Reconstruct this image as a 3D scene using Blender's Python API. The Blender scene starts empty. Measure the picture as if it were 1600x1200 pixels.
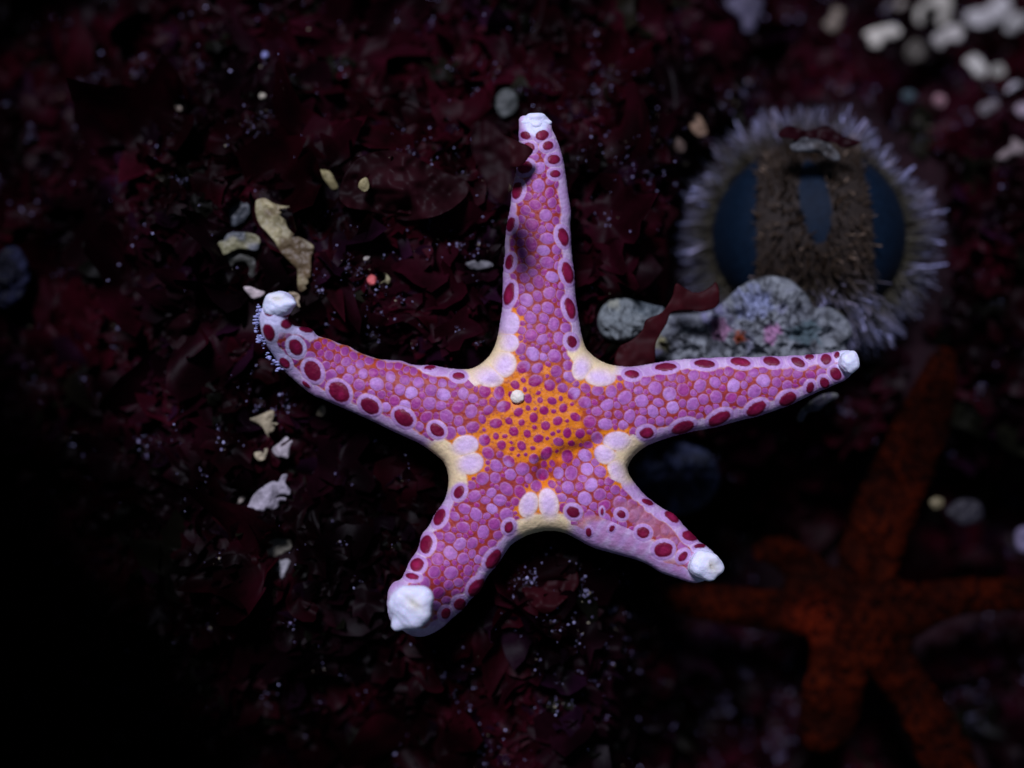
import bpy, math, random
import numpy as np
R = math.radians
random.seed(7); rng = np.random.default_rng(7)
SC = bpy.context.scene
COL = SC.collection
SC.unit_settings.scale_length = 0.01          # one unit is one centimetre

# ------------------------------------------------------------------ camera
D = 22.0                                        # camera height above the starfish plane
cam = bpy.data.cameras.new('camera'); camo = bpy.data.objects.new('camera', cam); COL.objects.link(camo)
camo.location = (0, 0, D); cam.sensor_width = 36; cam.lens = 36 * D / 16.0
cam.clip_start = 0.1; cam.clip_end = 400
cam.dof.use_dof = True; cam.dof.focus_distance = D - 0.25; cam.dof.aperture_fstop = cam.lens * 0.001 / 1.0
SC.camera = camo

# ------------------------------------------------------------------ sky and sun
SUNDIR = np.array([0.22, -0.62, -1.0]); SUNDIR /= np.linalg.norm(SUNDIR)   # light travels this way
elev = math.asin(-SUNDIR[2]); azim = math.atan2(-SUNDIR[0], -SUNDIR[1])
w = bpy.data.worlds.new('World'); SC.world = w; w.use_nodes = True
nt = w.node_tree; bg = nt.nodes['Background']
sky = nt.nodes.new('ShaderNodeTexSky'); sky.sky_type = 'NISHITA'; sky.sun_disc = False
sky.sun_elevation = elev; sky.sun_rotation = azim
nt.links.new(sky.outputs[0], bg.inputs[0]); bg.inputs[1].default_value = 0.022
sun = bpy.data.lights.new('sun', 'SUN'); sun.energy = 3.8; sun.angle = R(12); sun.color = (0.82, 0.80, 1.0)
so = bpy.data.objects.new('sun', sun); COL.objects.link(so)
from mathutils import Vector
so.rotation_euler = Vector(SUNDIR.tolist()).to_track_quat('-Z', 'Y').to_euler()
SC.view_settings.view_transform = 'Standard'; SC.view_settings.look = 'None'
SC.view_settings.exposure = 0; SC.view_settings.gamma = 1

# ------------------------------------------------------------------ helpers
def P(px, py, z):
    px = np.asarray(px, float); py = np.asarray(py, float); z = np.asarray(z, float)
    k = (D - z) / D / 100.0
    return np.stack([(px - 800) * k, (600 - py) * k, z + 0 * px], -1)

def sstep(a, b, x):
    t = np.clip((x - a) / (b - a), 0, 1); return t * t * (3 - 2 * t)

_perm = np.random.default_rng(3).random((256, 256))
def noise2(x, y, s=0):
    x = np.asarray(x, float) + s * 17.31; y = np.asarray(y, float) + s * 9.77
    xi = np.floor(x).astype(int); yi = np.floor(y).astype(int)
    fx = x - xi; fy = y - yi; fx = fx*fx*(3-2*fx); fy = fy*fy*(3-2*fy)
    g = lambda a, b: _perm[a % 256, b % 256]
    return (g(xi, yi)*(1-fx)+g(xi+1, yi)*fx)*(1-fy)+(g(xi, yi+1)*(1-fx)+g(xi+1, yi+1)*fx)*fy
def fbm(x, y, s=0, o=4):
    r = 0; a = 0.5; t = 0
    for k in range(o):
        r = r + a * noise2(x * 2**k, y * 2**k, s + k * 3); t += a; a *= 0.5
    return r / t

def build(name, V, F, m, col=None, parent=None, smooth=True):
    me = bpy.data.meshes.new(name)
    V = np.asarray(V, np.float32); F = np.asarray(F, np.int32)
    me.vertices.add(len(V)); me.vertices.foreach_set('co', V.ravel())
    k = F.shape[1]
    me.loops.add(F.size); me.loops.foreach_set('vertex_index', F.ravel())
    me.polygons.add(len(F)); me.polygons.foreach_set('loop_start', np.arange(0, F.size, k, dtype=np.int32))
    me.polygons.foreach_set('loop_total', np.full(len(F), k, np.int32))
    me.update(calc_edges=True); me.validate()
    if smooth: me.polygons.foreach_set('use_smooth', np.ones(len(me.polygons), bool))
    if col is not None:
        a = me.color_attributes.new('Col', 'FLOAT_COLOR', 'POINT')
        c = np.ones((len(V), 4), np.float32); c[:, :3] = col
        a.data.foreach_set('color', c.ravel())
    me.materials.append(m)
    o = bpy.data.objects.new(name, me); COL.objects.link(o)
    if parent: o.parent = parent
    return o

def tag(o, label=None, cat=None, group=None, kind=None):
    if label: o['label'] = label
    if cat: o['category'] = cat
    if group: o['group'] = group
    if kind: o['kind'] = kind
    return o
def empty(name, loc=(0, 0, 0)):
    o = bpy.data.objects.new(name, None); COL.objects.link(o); o.location = loc; return o

def mat(name, rough=0.5, spec=0.3, sss=0.0, nscale=0, nbump=0.0, tint=0.0, tscale=6, trans=0.0):
    """principled material coloured by the mesh's pigment attribute, broken up by noise"""
    m = bpy.data.materials.new(name); m.use_nodes = True; t = m.node_tree
    b = t.nodes['Principled BSDF']; L = t.links.new
    a = t.nodes.new('ShaderNodeAttribute'); a.attribute_name = 'Col'
    c = a.outputs['Color']
    tc = t.nodes.new('ShaderNodeTexCoord')
    if tint:
        n = t.nodes.new('ShaderNodeTexNoise'); n.inputs['Scale'].default_value = tscale; n.inputs['Detail'].default_value = 6
        n.inputs['Roughness'].default_value = 0.65
        L(tc.outputs['Object'], n.inputs['Vector'])
        mr = t.nodes.new('ShaderNodeMapRange'); mr.inputs[1].default_value = 0.3; mr.inputs[2].default_value = 0.7
        mr.inputs[3].default_value = 1 - tint; mr.inputs[4].default_value = 1 + tint
        L(n.outputs[0], mr.inputs[0])
        v = t.nodes.new('ShaderNodeVectorMath'); v.operation = 'SCALE'
        L(c, v.inputs[0]); L(mr.outputs[0], v.inputs['Scale']); c = v.outputs[0]
    L(c, b.inputs['Base Color'])
    b.inputs['Roughness'].default_value = rough; b.inputs['Specular IOR Level'].default_value = spec
    if sss:
        b.inputs['Subsurface Weight'].default_value = sss
        b.inputs['Subsurface Radius'].default_value = (1.0, 0.6, 0.8); b.inputs['Subsurface Scale'].default_value = 0.05
    if nbump:
        n2 = t.nodes.new('ShaderNodeTexNoise'); n2.inputs['Scale'].default_value = nscale; n2.inputs['Detail'].default_value = 5
        L(tc.outputs['Object'], n2.inputs['Vector'])
        bp = t.nodes.new('ShaderNodeBump'); bp.inputs['Strength'].default_value = nbump; bp.inputs['Distance'].default_value = 0.03
        L(n2.outputs[0], bp.inputs['Height']); L(bp.outputs[0], b.inputs['Normal'])
    return m

M_skin = mat('starfish_skin', 0.5, 0.28, 0.12, 22, 0.25, 0.10, 14)
M_tip = mat('tip_skin', 0.5, 0.3, 0.35, 16, 0.35, 0.06, 8)
M_rock = mat('rock_crust', 0.85, 0.15, 0, 9, 0.9, 0.35, 7)
M_frag = mat('shell_surface', 0.6, 0.3, 0, 8, 0.6, 0.25, 4)
M_algae = mat('red_algae', 0.45, 0.03, 0, 7, 0.25, 0.5, 2)
M_leaf = mat('red_frond', 0.5, 0.05, 0, 4, 0.15, 0.4, 2)
M_frond = mat('pale_frond', 0.5, 0.3, 0.1, 8, 0.3, 0.35, 2.2)
M_ground = mat('seabed', 0.9, 0.1, 0, 5, 1.0, 0.5, 2)
M_speck = mat('sediment', 0.7, 0.3)
M_test = mat('urchin_test', 0.6, 0.08, 0, 30, 0.35, 0.35, 10)
M_spine = mat('urchin_spine', 0.5, 0.3)
M_orange = mat('orange_skin', 0.8, 0.02, 0, 18, 0.6, 0.3, 5)

def smooth_poly(pts, n=5):
    p = np.array(pts, float); a = np.roll(p, 1, 0); c = np.roll(p, -1, 0); d = np.roll(p, -2, 0)
    out = []
    for k in range(n):
        t = k / n
        out.append(0.5 * ((2*p) + (-a+c)*t + (2*a-5*p+4*c-d)*t*t + (-a+3*p-3*c+d)*t**3))
    return np.stack(out, 1).reshape(-1, 2)

def poisson(mask, h):
    """solves laplace(u) = -1 inside the outline, so sqrt(2u) is a round cross-section"""
    if min(mask.shape) > 24:
        c = poisson(mask[::2, ::2], 2*h)
        u = np.repeat(np.repeat(c, 2, 0), 2, 1)[:mask.shape[0], :mask.shape[1]] * mask; it = 90
    else:
        u = np.zeros(mask.shape); it = 150
    I, J = np.indices(mask.shape); om = 1.6
    rb = [mask & ((I+J) % 2 == k) for k in (0, 1)]
    for _ in range(it):
        for k in (0, 1):
            s = np.zeros_like(u)
            s[1:-1, 1:-1] = (u[2:, 1:-1]+u[:-2, 1:-1]+u[1:-1, 2:]+u[1:-1, :-2]+h*h)/4
            u = np.where(rb[k], u + om*(s-u), u)
    return u

class Relief:
    """rounded solid grown from an outline; x, y are picture-plane units (hundredths of a cm)"""
    def __init__(s, outline, step, n=5):
        poly = smooth_poly(outline, n); s.step = step
        x0, y0 = poly.min(0) - 4*step; x1, y1 = poly.max(0) + 4*step
        xs = np.arange(x0, x1, step); ys = np.arange(y0, y1, step)
        s.X, s.Y = np.meshgrid(xs, ys)
        d2 = np.full(s.X.shape, 1e12); nx = s.X.copy(); ny = s.Y.copy(); ins = np.zeros(s.X.shape, bool)
        A = poly; B = np.roll(poly, -1, 0)
        for (ax, ay), (bx, by) in zip(A, B):
            ux, uy = bx-ax, by-ay; l = ux*ux+uy*uy + 1e-9
            t = np.clip(((s.X-ax)*ux+(s.Y-ay)*uy)/l, 0, 1)
            qx = ax+t*ux; qy = ay+t*uy; q = (s.X-qx)**2+(s.Y-qy)**2
            k = q < d2; d2[k] = q[k]; nx[k] = qx[k]; ny[k] = qy[k]
            if ay != by:
                r = (s.Y > min(ay, by)) & (s.Y <= max(ay, by)) & (s.X < ax + (s.Y-ay)*ux/uy)
                ins ^= r
        s.ins = ins; s.d = np.sqrt(d2) * ins; s.nx, s.ny = nx, ny
        u = poisson(ins, step)
        q = np.where(s.d > 3*step, 2*u/np.maximum(s.d, 1e-6), 0); known = s.d > 3*step
        wgt = known.astype(float)
        for _ in range(8):
            qs = np.zeros_like(q); ws = np.zeros_like(q)
            for dy, dx in ((0, 1), (0, -1), (1, 0), (-1, 0)):
                qs += np.roll(q*wgt, (dy, dx), (0, 1)); ws += np.roll(wgt, (dy, dx), (0, 1))
            upd = (~known) & (ws > 0)
            q = np.where(upd, qs/np.maximum(ws, 1e-6), q); wgt = np.where(upd, 1.0, wgt)
        h2 = np.where(s.d > 3.5*step, 2*u, q*s.d)
        s.h = np.sqrt(np.maximum(h2, 0))
        s.u2 = 2*u
    def mesh(s, name, m, z0, kt, kb, col, bump=None, zoff=0, parent=None, hmax=None):
        """z0 height of the rim; kt/kb flatten top and bottom; bump in hundredths along the normal"""
        h = s.h if hmax is None else hmax*np.tanh(s.h/hmax)
        if not name.endswith('frond') : lower_ceiling(s, z0-0.12, 4 if name == 'body' else 1)
        cell = s.ins[:-1, :-1] | s.ins[1:, :-1] | s.ins[:-1, 1:] | s.ins[1:, 1:]
        use = np.zeros(s.ins.shape, bool)
        for a in (slice(0, -1), slice(1, None)):
            for b in (slice(0, -1), slice(1, None)): use[a, b] |= cell
        X = np.where(s.ins, s.X, s.nx); Y = np.where(s.ins, s.Y, s.ny)
        zt = kt*h
        if bump is not None:
            gy, gx = np.gradient(zt, s.step); gx = np.clip(gx, -3, 3); gy = np.clip(gy, -3, 3)
            n = np.sqrt(gx*gx+gy*gy+1); b = bump*s.ins
            Xt = X - b*gx/n; Yt = Y - b*gy/n; zt = zt + b/n
        else: Xt, Yt = X, Y
        zoff = zoff + np.zeros_like(X)
        top = P(Xt, Yt, z0 + zoff + zt/100)[use]
        inn = use & s.ins
        bot = P(X, Y, z0 + zoff - kb*h/100)[inn]
        it = np.full(s.ins.shape, -1); it[use] = np.arange(use.sum())
        ib = it.copy(); ib[inn] = use.sum() + np.arange(inn.sum())
        def quads(ix): return np.stack([ix[:-1, :-1][cell], ix[1:, :-1][cell], ix[1:, 1:][cell], ix[:-1, 1:][cell]], 1)
        F = np.concatenate([quads(it), quads(ib)[:, ::-1]])
        C = np.broadcast_to(col, s.ins.shape + (3,))
        C = np.concatenate([C[use], C[inn]])
        return build(name, np.concatenate([top, bot]), F, m, C, parent)

CEIL = np.full((475, 625), 99.0)                  # how high algae may reach at each 4x4 patch (from -450,-350)
def lower_ceiling(r, z, pad=2):
    i = ((r.Y[r.ins]+350)/4).astype(int); j = ((r.X[r.ins]+450)/4).astype(int)
    for a in range(-pad, pad+1):
        for b in range(-pad, pad+1):
            ii = np.clip(i+a, 0, 474); jj = np.clip(j+b, 0, 624); CEIL[ii, jj] = np.minimum(CEIL[ii, jj], z)

def mix(a, b, t):
    t = np.asarray(t)[..., None]; return np.asarray(a)*(1-t) + np.asarray(b)*t

# =========================================================== SEABED
def ground_z(px, py):
    """depth of the bed: a ledge under the pink starfish that falls away to the right, top and lower left"""
    px = np.asarray(px, float); py = np.asarray(py, float)
    z = -1.15 + 0*px
    z = z - 2.6*sstep(900, 1250, px)*sstep(1200, 500, py + 0*px)
    z = z - 4.3*sstep(900, 1090, px)*sstep(600, 850, py)
    z = z - 3.0*sstep(1000, 1600, px)*sstep(350, -50, py)
    z = z - 2.2*sstep(330, -50, py) - 2.4*sstep(380, 0, px)
    z = z - 2.2*sstep(900, 1300, py)*sstep(900, 300, px) - 0.6*sstep(850, 1200, py)
    z = z - np.maximum(z+4.1, 0)*sstep(270, 200, np.hypot(px-1265, py-375))
    z = z + 1.1*(fbm(px/170., py/170., 5, 3)-0.5)
    return z

t = np.linspace(-1, 1, 260); gx = 800 + 1150*t + 5200*t**5; t = np.linspace(-1, 1, 220); gy = 600 + 950*t + 5200*t**5
GX, GY = np.meshgrid(gx, gy)
GZ = ground_z(GX, GY) - 0.15 + 0.25*(fbm(GX/40., GY/40., 8, 4)-0.5)
ix = np.arange(GX.size).reshape(GX.shape)
F = np.stack([ix[:-1, :-1], ix[1:, :-1], ix[1:, 1:], ix[:-1, 1:]], -1).reshape(-1, 4)
gn = fbm(GX/60., GY/60., 11, 4)[..., None]
gc = np.array([0.006, 0.0025, 0.004])*(1-gn) + np.array([0.012, 0.004, 0.006])*gn
tag(build('seabed', P(GX, GY, GZ).reshape(-1, 3), F, M_ground, gc.reshape(-1, 3)), kind='structure')

# =========================================================== PINK STARFISH
OUT = [(812,184),(825,180),(840,179),(853,182),(861,191),(863,203),(868,213),(875,232),(881,255),(885,282),(888,305),(892,330),(891,350),(892,375),(894,400),(897,430),(899,460),(903,490),(908,520),(914,541),(922,552),(935,562),(955,570),(985,573),(1020,568),(1060,562),(1097,560),(1135,558),(1172,558),(1210,557),(1260,555),(1297,551),(1320,547),(1335,551),(1340,565),(1332,582),(1320,594),(1297,604),(1272,615),(1235,632),(1197,646),(1160,656),(1110,669),(1072,676),(1035,687),(1010,697),(992,711),(983,724),(981,735),(988,750),(1010,776),(1032,792),(1056,808),(1074,828),(1092,846),(1108,857),(1120,870),(1126,882),(1122,893),(1110,902),(1096,909),(1080,910),(1060,904),(1032,894),(1016,884),(996,875),(960,865),(926,855),(900,841),(880,832),(858,829),(838,832),(820,838),(800,850),(790,863),(778,880),(762,900),(750,920),(734,938),(720,954),(704,968),(690,981),(670,992),(654,995),(638,991),(620,978),(610,969),(606,956),(605,940),(607,922),(615,910),(628,903),(640,878),(654,856),(659,836),(670,822),(680,804),(692,786),(698,772),(701,752),(699,736),(693,722),(680,710),(656,693),(617,675),(580,657),(542,640),(505,624),(487,616),(462,596),(442,577),(425,552),(415,537),(406,507),(406,490),(412,477),(421,462),(435,455),(449,457),(460,466),(460,477),(452,487),(449,497),(455,507),(470,511),(487,516),(497,525),(515,530),(530,537),(545,541),(562,551),(592,561),(615,563),(628,564),(645,570),(680,572),(705,576),(730,577),(744,573),(758,563),(768,551),(776,532),(782,500),(786,470),(786,430),(789,400),(789,380),(793,350),(798,320),(800,300),(806,272),(809,250),(811,226),(811,204)]
# crimson spots: x, y, half-length, half-width, angle (degrees, clockwise from the picture's right)
SPOT = [(821.6,211.6,7.5,6,25),(847,211.6,10,8,-20),(827,230,9,7,20),(855.6,228,8.5,7,-20),(865,249.6,9.5,7.5,-5),(867,271.6,7.5,6,0),
(821,262,12,9,-35),(809,298,14,8,-78),(799,351,12,6,-75),(879,370,15,8,75),(797,410,12,6,-80),(796.4,460,18,8,-78),(886,426,18,8,75),
(889.6,481.6,17,7.5,75),(892.4,534,10,7.5,70),(717,588.6,10,5.5,5),(987,585.6,11.5,6,5),(672,575.7,10,3.5,-5),(683,671.7,12,9,38),
(630.7,652.5,16,11,38),(578,633.7,16,11,38),(530,612,18,13,42),(489,580,17,12,58),(462.5,543,14,10,62),(421,519,14,8.5,75),(445.5,566.7,10,6,48),
(420.7,489.5,7,5,15),(477.5,516,11,4.5,10),(447,507,9,8,30),(447,491,7,5,-20),(479,600,8,3,40),
(718,769.4,10.5,7.5,-65),(687.6,808.6,14,8,-65),(667.4,850.6,14.5,9.5,-75),(652.4,883,11,10,-45),(645,901,11,5,10),
(795,823,9.5,7,-70),(770,873.6,17,9.5,-55),(744,917,16,9.5,-52),(717.6,943,10,9,-60),(696,958,9,7,-60),
(895.6,799.6,10.5,8.5,30),(920,831,7,4.5,80),(940.6,799,6,2.4,88),(970.6,803.6,7,6,30),(956,825.4,5.5,3.8,-60),(1005,832,10,8.5,15),(1036.4,858.4,14.5,11.5,-5),
(1010.6,785.4,10,4,22),(1048.4,808.4,13,6,35),(1078,838,13,7.5,15),(1093,854,9,3.5,0),(1067,869,9,6,-50),
(1040.7,574.5,17,5.8,-2),(1100.5,569.5,17,6,5),(1156.7,566.7,16.5,6.5,10),(1205.7,565.5,13,6.5,12),(1246.7,566.7,12,6,28),(1265,558.7,7,3.8,0),
(1290.7,562.5,8.5,8,0),(1308,555.7,5,4,-60),(1305.7,583.7,10,8,55),(1288,597.5,8.5,7,60),(1265.5,605,8.5,5.8,-70),(1230,623,15,9,-25),
(1181.7,638,17,9.5,-30),(1123.7,653,19,9,-28),(1066.7,666.7,19,9,-20),(1010,676,11.5,8,-5)]
# spotless pale plates in the five hollows between the arms
PALE = [(a, b, c*1.15, e*1.15, f) for a, b, c, e, f in [(797,506,15,12,-80),(795,536,13,12,0),(788,570,17,15,-60),(762,588,21,13,15),(909,574,17,12,-70),(938,589,20,12,0),
(727,696,17,13,-10),(735,724,17,14,-15),(826,789,17,12,-70),(857,787,20,13,80),(964,689,18,12,-5),(945,710,14,12,30),(966,737,17,11,50)]]
AXIL = [(768,565,52),(922,568,48),(706,722,50),(848,812,50),(975,715,44)]
TIPS = [(837,190,20),(1328,565,20),(1103,884,27),(640,952,34),(432,482,40)]

S = Relief(OUT, 1.25)
X, Y, d = S.X, S.Y, S.d
wob = fbm(X/14., Y/14., 2, 3)-0.5; fine = fbm(X/4., Y/4., 21, 3)-0.5
def ell(e, grow=0.0):
    cx, cy, a, b, an = e; c, s_ = math.cos(R(an)), math.sin(R(an))
    dx, dy = X-cx, Y-cy
    u = (dx*c+dy*s_)/(a+grow); v = (-dx*s_+dy*c)/(b+grow)
    return np.sqrt(u*u+v*v)
fspot = np.full(X.shape, 9.); fring = np.full(X.shape, 9.); fring2 = np.full(X.shape, 9.)
for e in SPOT:
    fspot = np.minimum(fspot, ell(e)); g = 5.0 if e[3] > 4.5 else 3.0
    f = ell(e, g); k = f < fring; fring2 = np.where(k, fring, np.minimum(fring2, f)); fring = np.where(k, f, fring)
fpale = np.full(X.shape, 9.); fpale2 = np.full(X.shape, 9.)
for e in PALE:
    f = ell(e); k = f < fpale; fpale2 = np.where(k, fpale, np.minimum(fpale2, f)); fpale = np.where(k, f, fpale)
axil = np.zeros(X.shape)
for ax, ay, r in AXIL: axil = np.maximum(axil, sstep(r*1.15, r*0.5, np.hypot(X-ax, Y-ay)))
tipw = np.zeros(X.shape)
for tx, ty, r in TIPS: tipw = np.maximum(tipw, sstep(r*1.25, r*0.75, np.hypot(X-tx, Y-ty)+wob*10))
wb2 = fbm(X/30., Y/30., 91, 3)-0.5
ctr = sstep(98, 52, np.hypot((X-836)*0.92, Y-655)+wob*34+wb2*70)
halo = np.clip(sstep(2.2, 1.35, fpale + wob*.6), 0, 1)
mw = 15.5 + 2.5*sstep(400, 700, Y)*sstep(650, 850, X)
up = 548 + (X-500)*0.29                                              # upper flank of the left arm: plates run out to the edge
mw = mw - 14*sstep(480, 500, X)*sstep(670, 640, X)*(Y < up+16) - 6*sstep(470, 420, Y)*sstep(825, 815, X)*sstep(250, 280, Y)
margin = np.maximum.reduce([sstep(mw+1.5, mw-1.5, d + wob*9), sstep(1.12, 1.0, fring), sstep(1.16, 1.0, fpale), sstep(31, 27, d + wob*6)*(axil > 0.35), tipw])
# lower-right arm: marginal plates two rows deep, dull red patch in the middle
gb = np.minimum(np.abs(((X*0.86+Y*0.5)/21) % 1-.5), 9)
brA = sstep(30, 20, np.abs((X-985)*0.52-(Y-848)*0.85+2)) * sstep(890, 925, X) * sstep(1085, 1060, X)
margin = np.maximum(margin, brA*sstep(46, 30, np.hypot((X-985)*.25, (Y-845)))*sstep(880, 920, X)*(Y > 800 + (X-920)*.42))
patch = sstep(1, 0.6, np.hypot((X-1015)/62, (Y-815-(X-1015)*.55)/24) + wob*0.5)
# plates: discs of mixed size packed over the back
free = S.ins & (d > 5) & (margin < 0.5) & (fspot > 1.3) & (fpale > 1.38)
fi, fj = np.nonzero(free)
pl = np.zeros((0, 3))
for rad, tries in ((10.0, 260), (9.0, 900), (7.8, 2500), (6.6, 6000), (5.4, 9000), (4.3, 9000), (3.2, 5000)):
    for k in rng.integers(0, len(fi), tries):
        i, j = fi[k], fj[k]; x, y = X[i, j], Y[i, j]; c = ctr[i, j]
        r = rad*(0.94+0.12*rng.random())
        if rad > 8.5 and (d[i, j] < 34 or c > 0.8): continue
        if rad > 7 and d[i, j] < 22: continue
        gap = 0.98 + 0.25*c
        if len(pl) and np.any(np.hypot(pl[:, 0]-x, pl[:, 1]-y) < (pl[:, 2]+r)*gap): continue
        pl = np.vstack([pl, (x, y, r)])
f1 = np.full(X.shape, 9.); f2 = np.full(X.shape, 9.); pid = np.zeros(X.shape, int)
st = S.step; x0, y0 = X[0, 0], Y[0, 0]
pan = rng.random(len(pl))*math.pi; pst = 1+0.16*rng.random(len(pl))
for q, (cx, cy, r) in enumerate(pl):
    a0 = max(0, int((cy-3*r-y0)/st)); a1 = int((cy+3*r-y0)/st)+2; b0 = max(0, int((cx-3*r-x0)/st)); b1 = int((cx+3*r-x0)/st)+2
    sl = (slice(a0, a1), slice(b0, b1)); dx, dy = X[sl]-cx, Y[sl]-cy
    c, s_ = math.cos(pan[q]), math.sin(pan[q])
    f = np.hypot((dx*c+dy*s_)/pst[q], (-dx*s_+dy*c)*pst[q])/r
    k = f < f1[sl]; f2[sl] = np.where(k, f1[sl], np.minimum(f2[sl], f)); f1[sl] = np.where(k, f, f1[sl]); pid[sl] = np.where(k, q, pid[sl])
lim = 1.15 - 0.13*ctr + 0.1*fine
plate = sstep(lim, lim-0.2, f1)*sstep(0.05, 0.23, f2-f1)
pr = rng.random(len(pl)); pr2 = rng.random(len(pl))
prv = pr[pid]; prs = pr2[pid]; big = sstep(4, 9, pl[:, 2])[pid]
# colours are pigment albedos, with some shade painted in
nw = np.clip(ctr*1.1 + halo*1.0 + 0.25*sstep(22, 12, d) + 0.5*wob, 0, 1)
pap = sstep(0.60, 0.72, fbm(X/3.0, Y/3.0, 97, 2))
net = mix(mix((0.32, 0.036, 0.024), (0.46, 0.075, 0.010), sstep(0, .5, nw)), (0.74, 0.215, 0.006), sstep(.4, .95, nw))
lil = mix((0.27, 0.030, 0.20), (0.37, 0.135, 0.43), np.clip(0.15+0.55*big+0.5*prv-0.15, 0, 1))
lil = mix(lil, (0.33, 0.025, 0.21), np.clip(sstep(0.80, 0.95, prs)*0.75 + sstep(6.0, 3.5, pl[:, 2])[pid]*0.5, 0, 1))
lil = mix(lil, (0.50, 0.31, 0.66), sstep(0.75, 1.0, prv)*0.6*big)
lil = mix(lil, (0.27, 0.008, 0.12), np.clip(ctr*1.15+halo*0.5-0.25*(prv-0.5), 0, 1))
grain = fbm(X/2.2, Y/2.2, 95, 2)-0.5
lil = lil*(1.0+0.15*np.clip(1-f1, 0, 1)+0.35*grain)[..., None]
deep = np.clip(sstep(30, 14, d)*0.9 + 0.8*sstep(.45, .75, fbm(X/24., Y/24., 93, 3)) + 0.8*np.exp(-((X-818)/26)**2-((Y-375)/75)**2) + 0.55*sstep(620, 470, X) + 0.4*sstep(1130, 1290, X) + 0.35*sstep(840, 940, Y), 0, 1)  # margin and mottled pigment, plus shade painted on top arm and outer arms
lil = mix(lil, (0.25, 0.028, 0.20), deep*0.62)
lil = mix(lil, (0.55, 0.30, 0.42), sstep(0.12, 0.0, np.abs(f1-0.92))*0.35*(1-ctr))
net = mix(net, (0.22, 0.01, 0.05), pap*0.5)
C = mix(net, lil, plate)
C = mix(C, mix((0.34, 0.08, 0.09), (0.40, 0.16, 0.26), sstep(0.3, 0.7, fbm(X/16., Y/16., 31, 3))), patch*0.85)
mar = mix((0.47, 0.28, 0.55), (0.60, 0.45, 0.68), sstep(0, 1, 0.5+wob*2))
mar = mix(mar, (0.44, 0.24, 0.54), sstep(1.12, 0.98, fring)*0.7)
mar = mix(mar, (0.66, 0.54, 0.66), sstep(0.22, 0.0, fring2-fring)*sstep(1.6, 1.1, fring2)*.8)
mar = mix(mar, (0.70, 0.58, 0.74), sstep(0.08, 0.0, np.abs(fring-1.10))*0.3)
mar = mix(mar, (0.84, 0.68, 0.40), np.clip(axil*1.5, 0, 1)*sstep(0.8, 1.35, fring))
mar = mix(mar, (0.68, 0.51, 0.74), sstep(1.55, 0.3, fpale)*np.clip(0.2+d/30., 0, 1))
mar = mar*(1+0.14*grain)[..., None]
mar = mix(mar, (0.80, 0.50, 0.15), sstep(0.14, 0.0, fpale2-fpale)*sstep(1.5, 1.1, fpale2)*0.4)
mar = mix(mar, (0.44, 0.20, 0.42), brA*sstep(.5, .1, gb)*sstep(1.0, 1.3, fring)*0.75*sstep(6, 12, d))
mar = mix(mar, (0.70, 0.74, 0.95), tipw)
C = mix(C, mar, margin)
edge_or = margin*(1-margin)*4
C = mix(C, (0.60, 0.24, 0.10), edge_or*0.45*(1-tipw))
lt = sstep(105, 45, np.hypot(X-418, Y-510))                         # the curled left arm bleaches towards its tip
C = mix(C, (0.62, 0.60, 0.86), lt*0.85*margin)
sv = fbm(X/18., Y/18., 99, 2)
sc_ = mix(mix((0.11, 0.002, 0.024), (0.20, 0.004, 0.036), sv), (0.36, 0.015, 0.10), sstep(0.9, 0.1, fspot)*sstep(.45, .7, sv)*.5)*(1+0.3*grain)[..., None]
C = mix(C, sc_, sstep(1.08, 0.92, fspot + fine*0.16 + wob*0.22))
C = C*(1+0.12*fine[..., None])
bump = 1.3*np.sqrt(np.clip(1-np.minimum(f1, 1)**2, 0, 1))*plate*(1-margin)*(0.5+0.5*big)
bump = bump + margin*(1.2*np.sqrt(np.clip(1-np.minimum(np.minimum(fring, 0.45+0.55*fpale), 1)**2, 0, 1)) + 0.6) + 0.9*sstep(1.0, 0.7, fspot)
bump = bump + 0.8*fine + 2.2*wob*sstep(5, 20, d)
lift = 0.75*np.exp(-((X-425)**2+(Y-490)**2)/(2*48**2)) + 0.55*np.exp(-((X-630)**2+(Y-935)**2)/(2*40**2)) \
     - 0.35*np.exp(-((X-705)**2+(Y-965)**2)/(2*26**2)) + 0.25*sstep(1150, 1340, X) + 0.12*sstep(300, 180, Y) \
     - 0.20*np.exp(-((X-905)**2+(Y-722)**2)/(2*20**2)) - 0.10*np.exp(-((X-848)**2+(Y-745)**2)/(2*16**2))
def seg(ax, ay, bx, by):
    t = np.clip(((X-ax)*(bx-ax)+(Y-ay)*(by-ay))/((bx-ax)**2+(by-ay)**2), 0, 1); return np.hypot(X-ax-t*(bx-ax), Y-ay-t*(by-ay))
lift = lift - 0.07*np.exp(-(seg(872, 712, 935, 690)/11)**2) - 0.08*np.exp(-(seg(846, 722, 846, 750)/8)**2) - 0.05*np.exp(-(seg(770, 600, 800, 625)/9)**2)
star = empty('starfish', P(835, 655, -0.4).tolist())
tag(star, 'pink and lilac starfish with an orange centre, crimson margin spots and five white arm tips', 'starfish')
def adopt(o, root): o.parent = root; o.matrix_parent_inverse.translation = -root.location
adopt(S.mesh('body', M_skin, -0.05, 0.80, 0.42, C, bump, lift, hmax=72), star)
SI, SX0, SY0 = S.ins, X[0, 0], Y[0, 0]

def ico(sub):
    import bmesh
    bm = bmesh.new(); bmesh.ops.create_icosphere(bm, subdivisions=sub, radius=1)
    v = np.array([x.co[:] for x in bm.verts]); f = np.array([[q.index for q in p.verts] for p in bm.faces]); bm.free(); return v, f
IV5, IF5 = ico(6); IV1, IF1 = ico(1); IV3, IF3 = ico(4)

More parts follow.
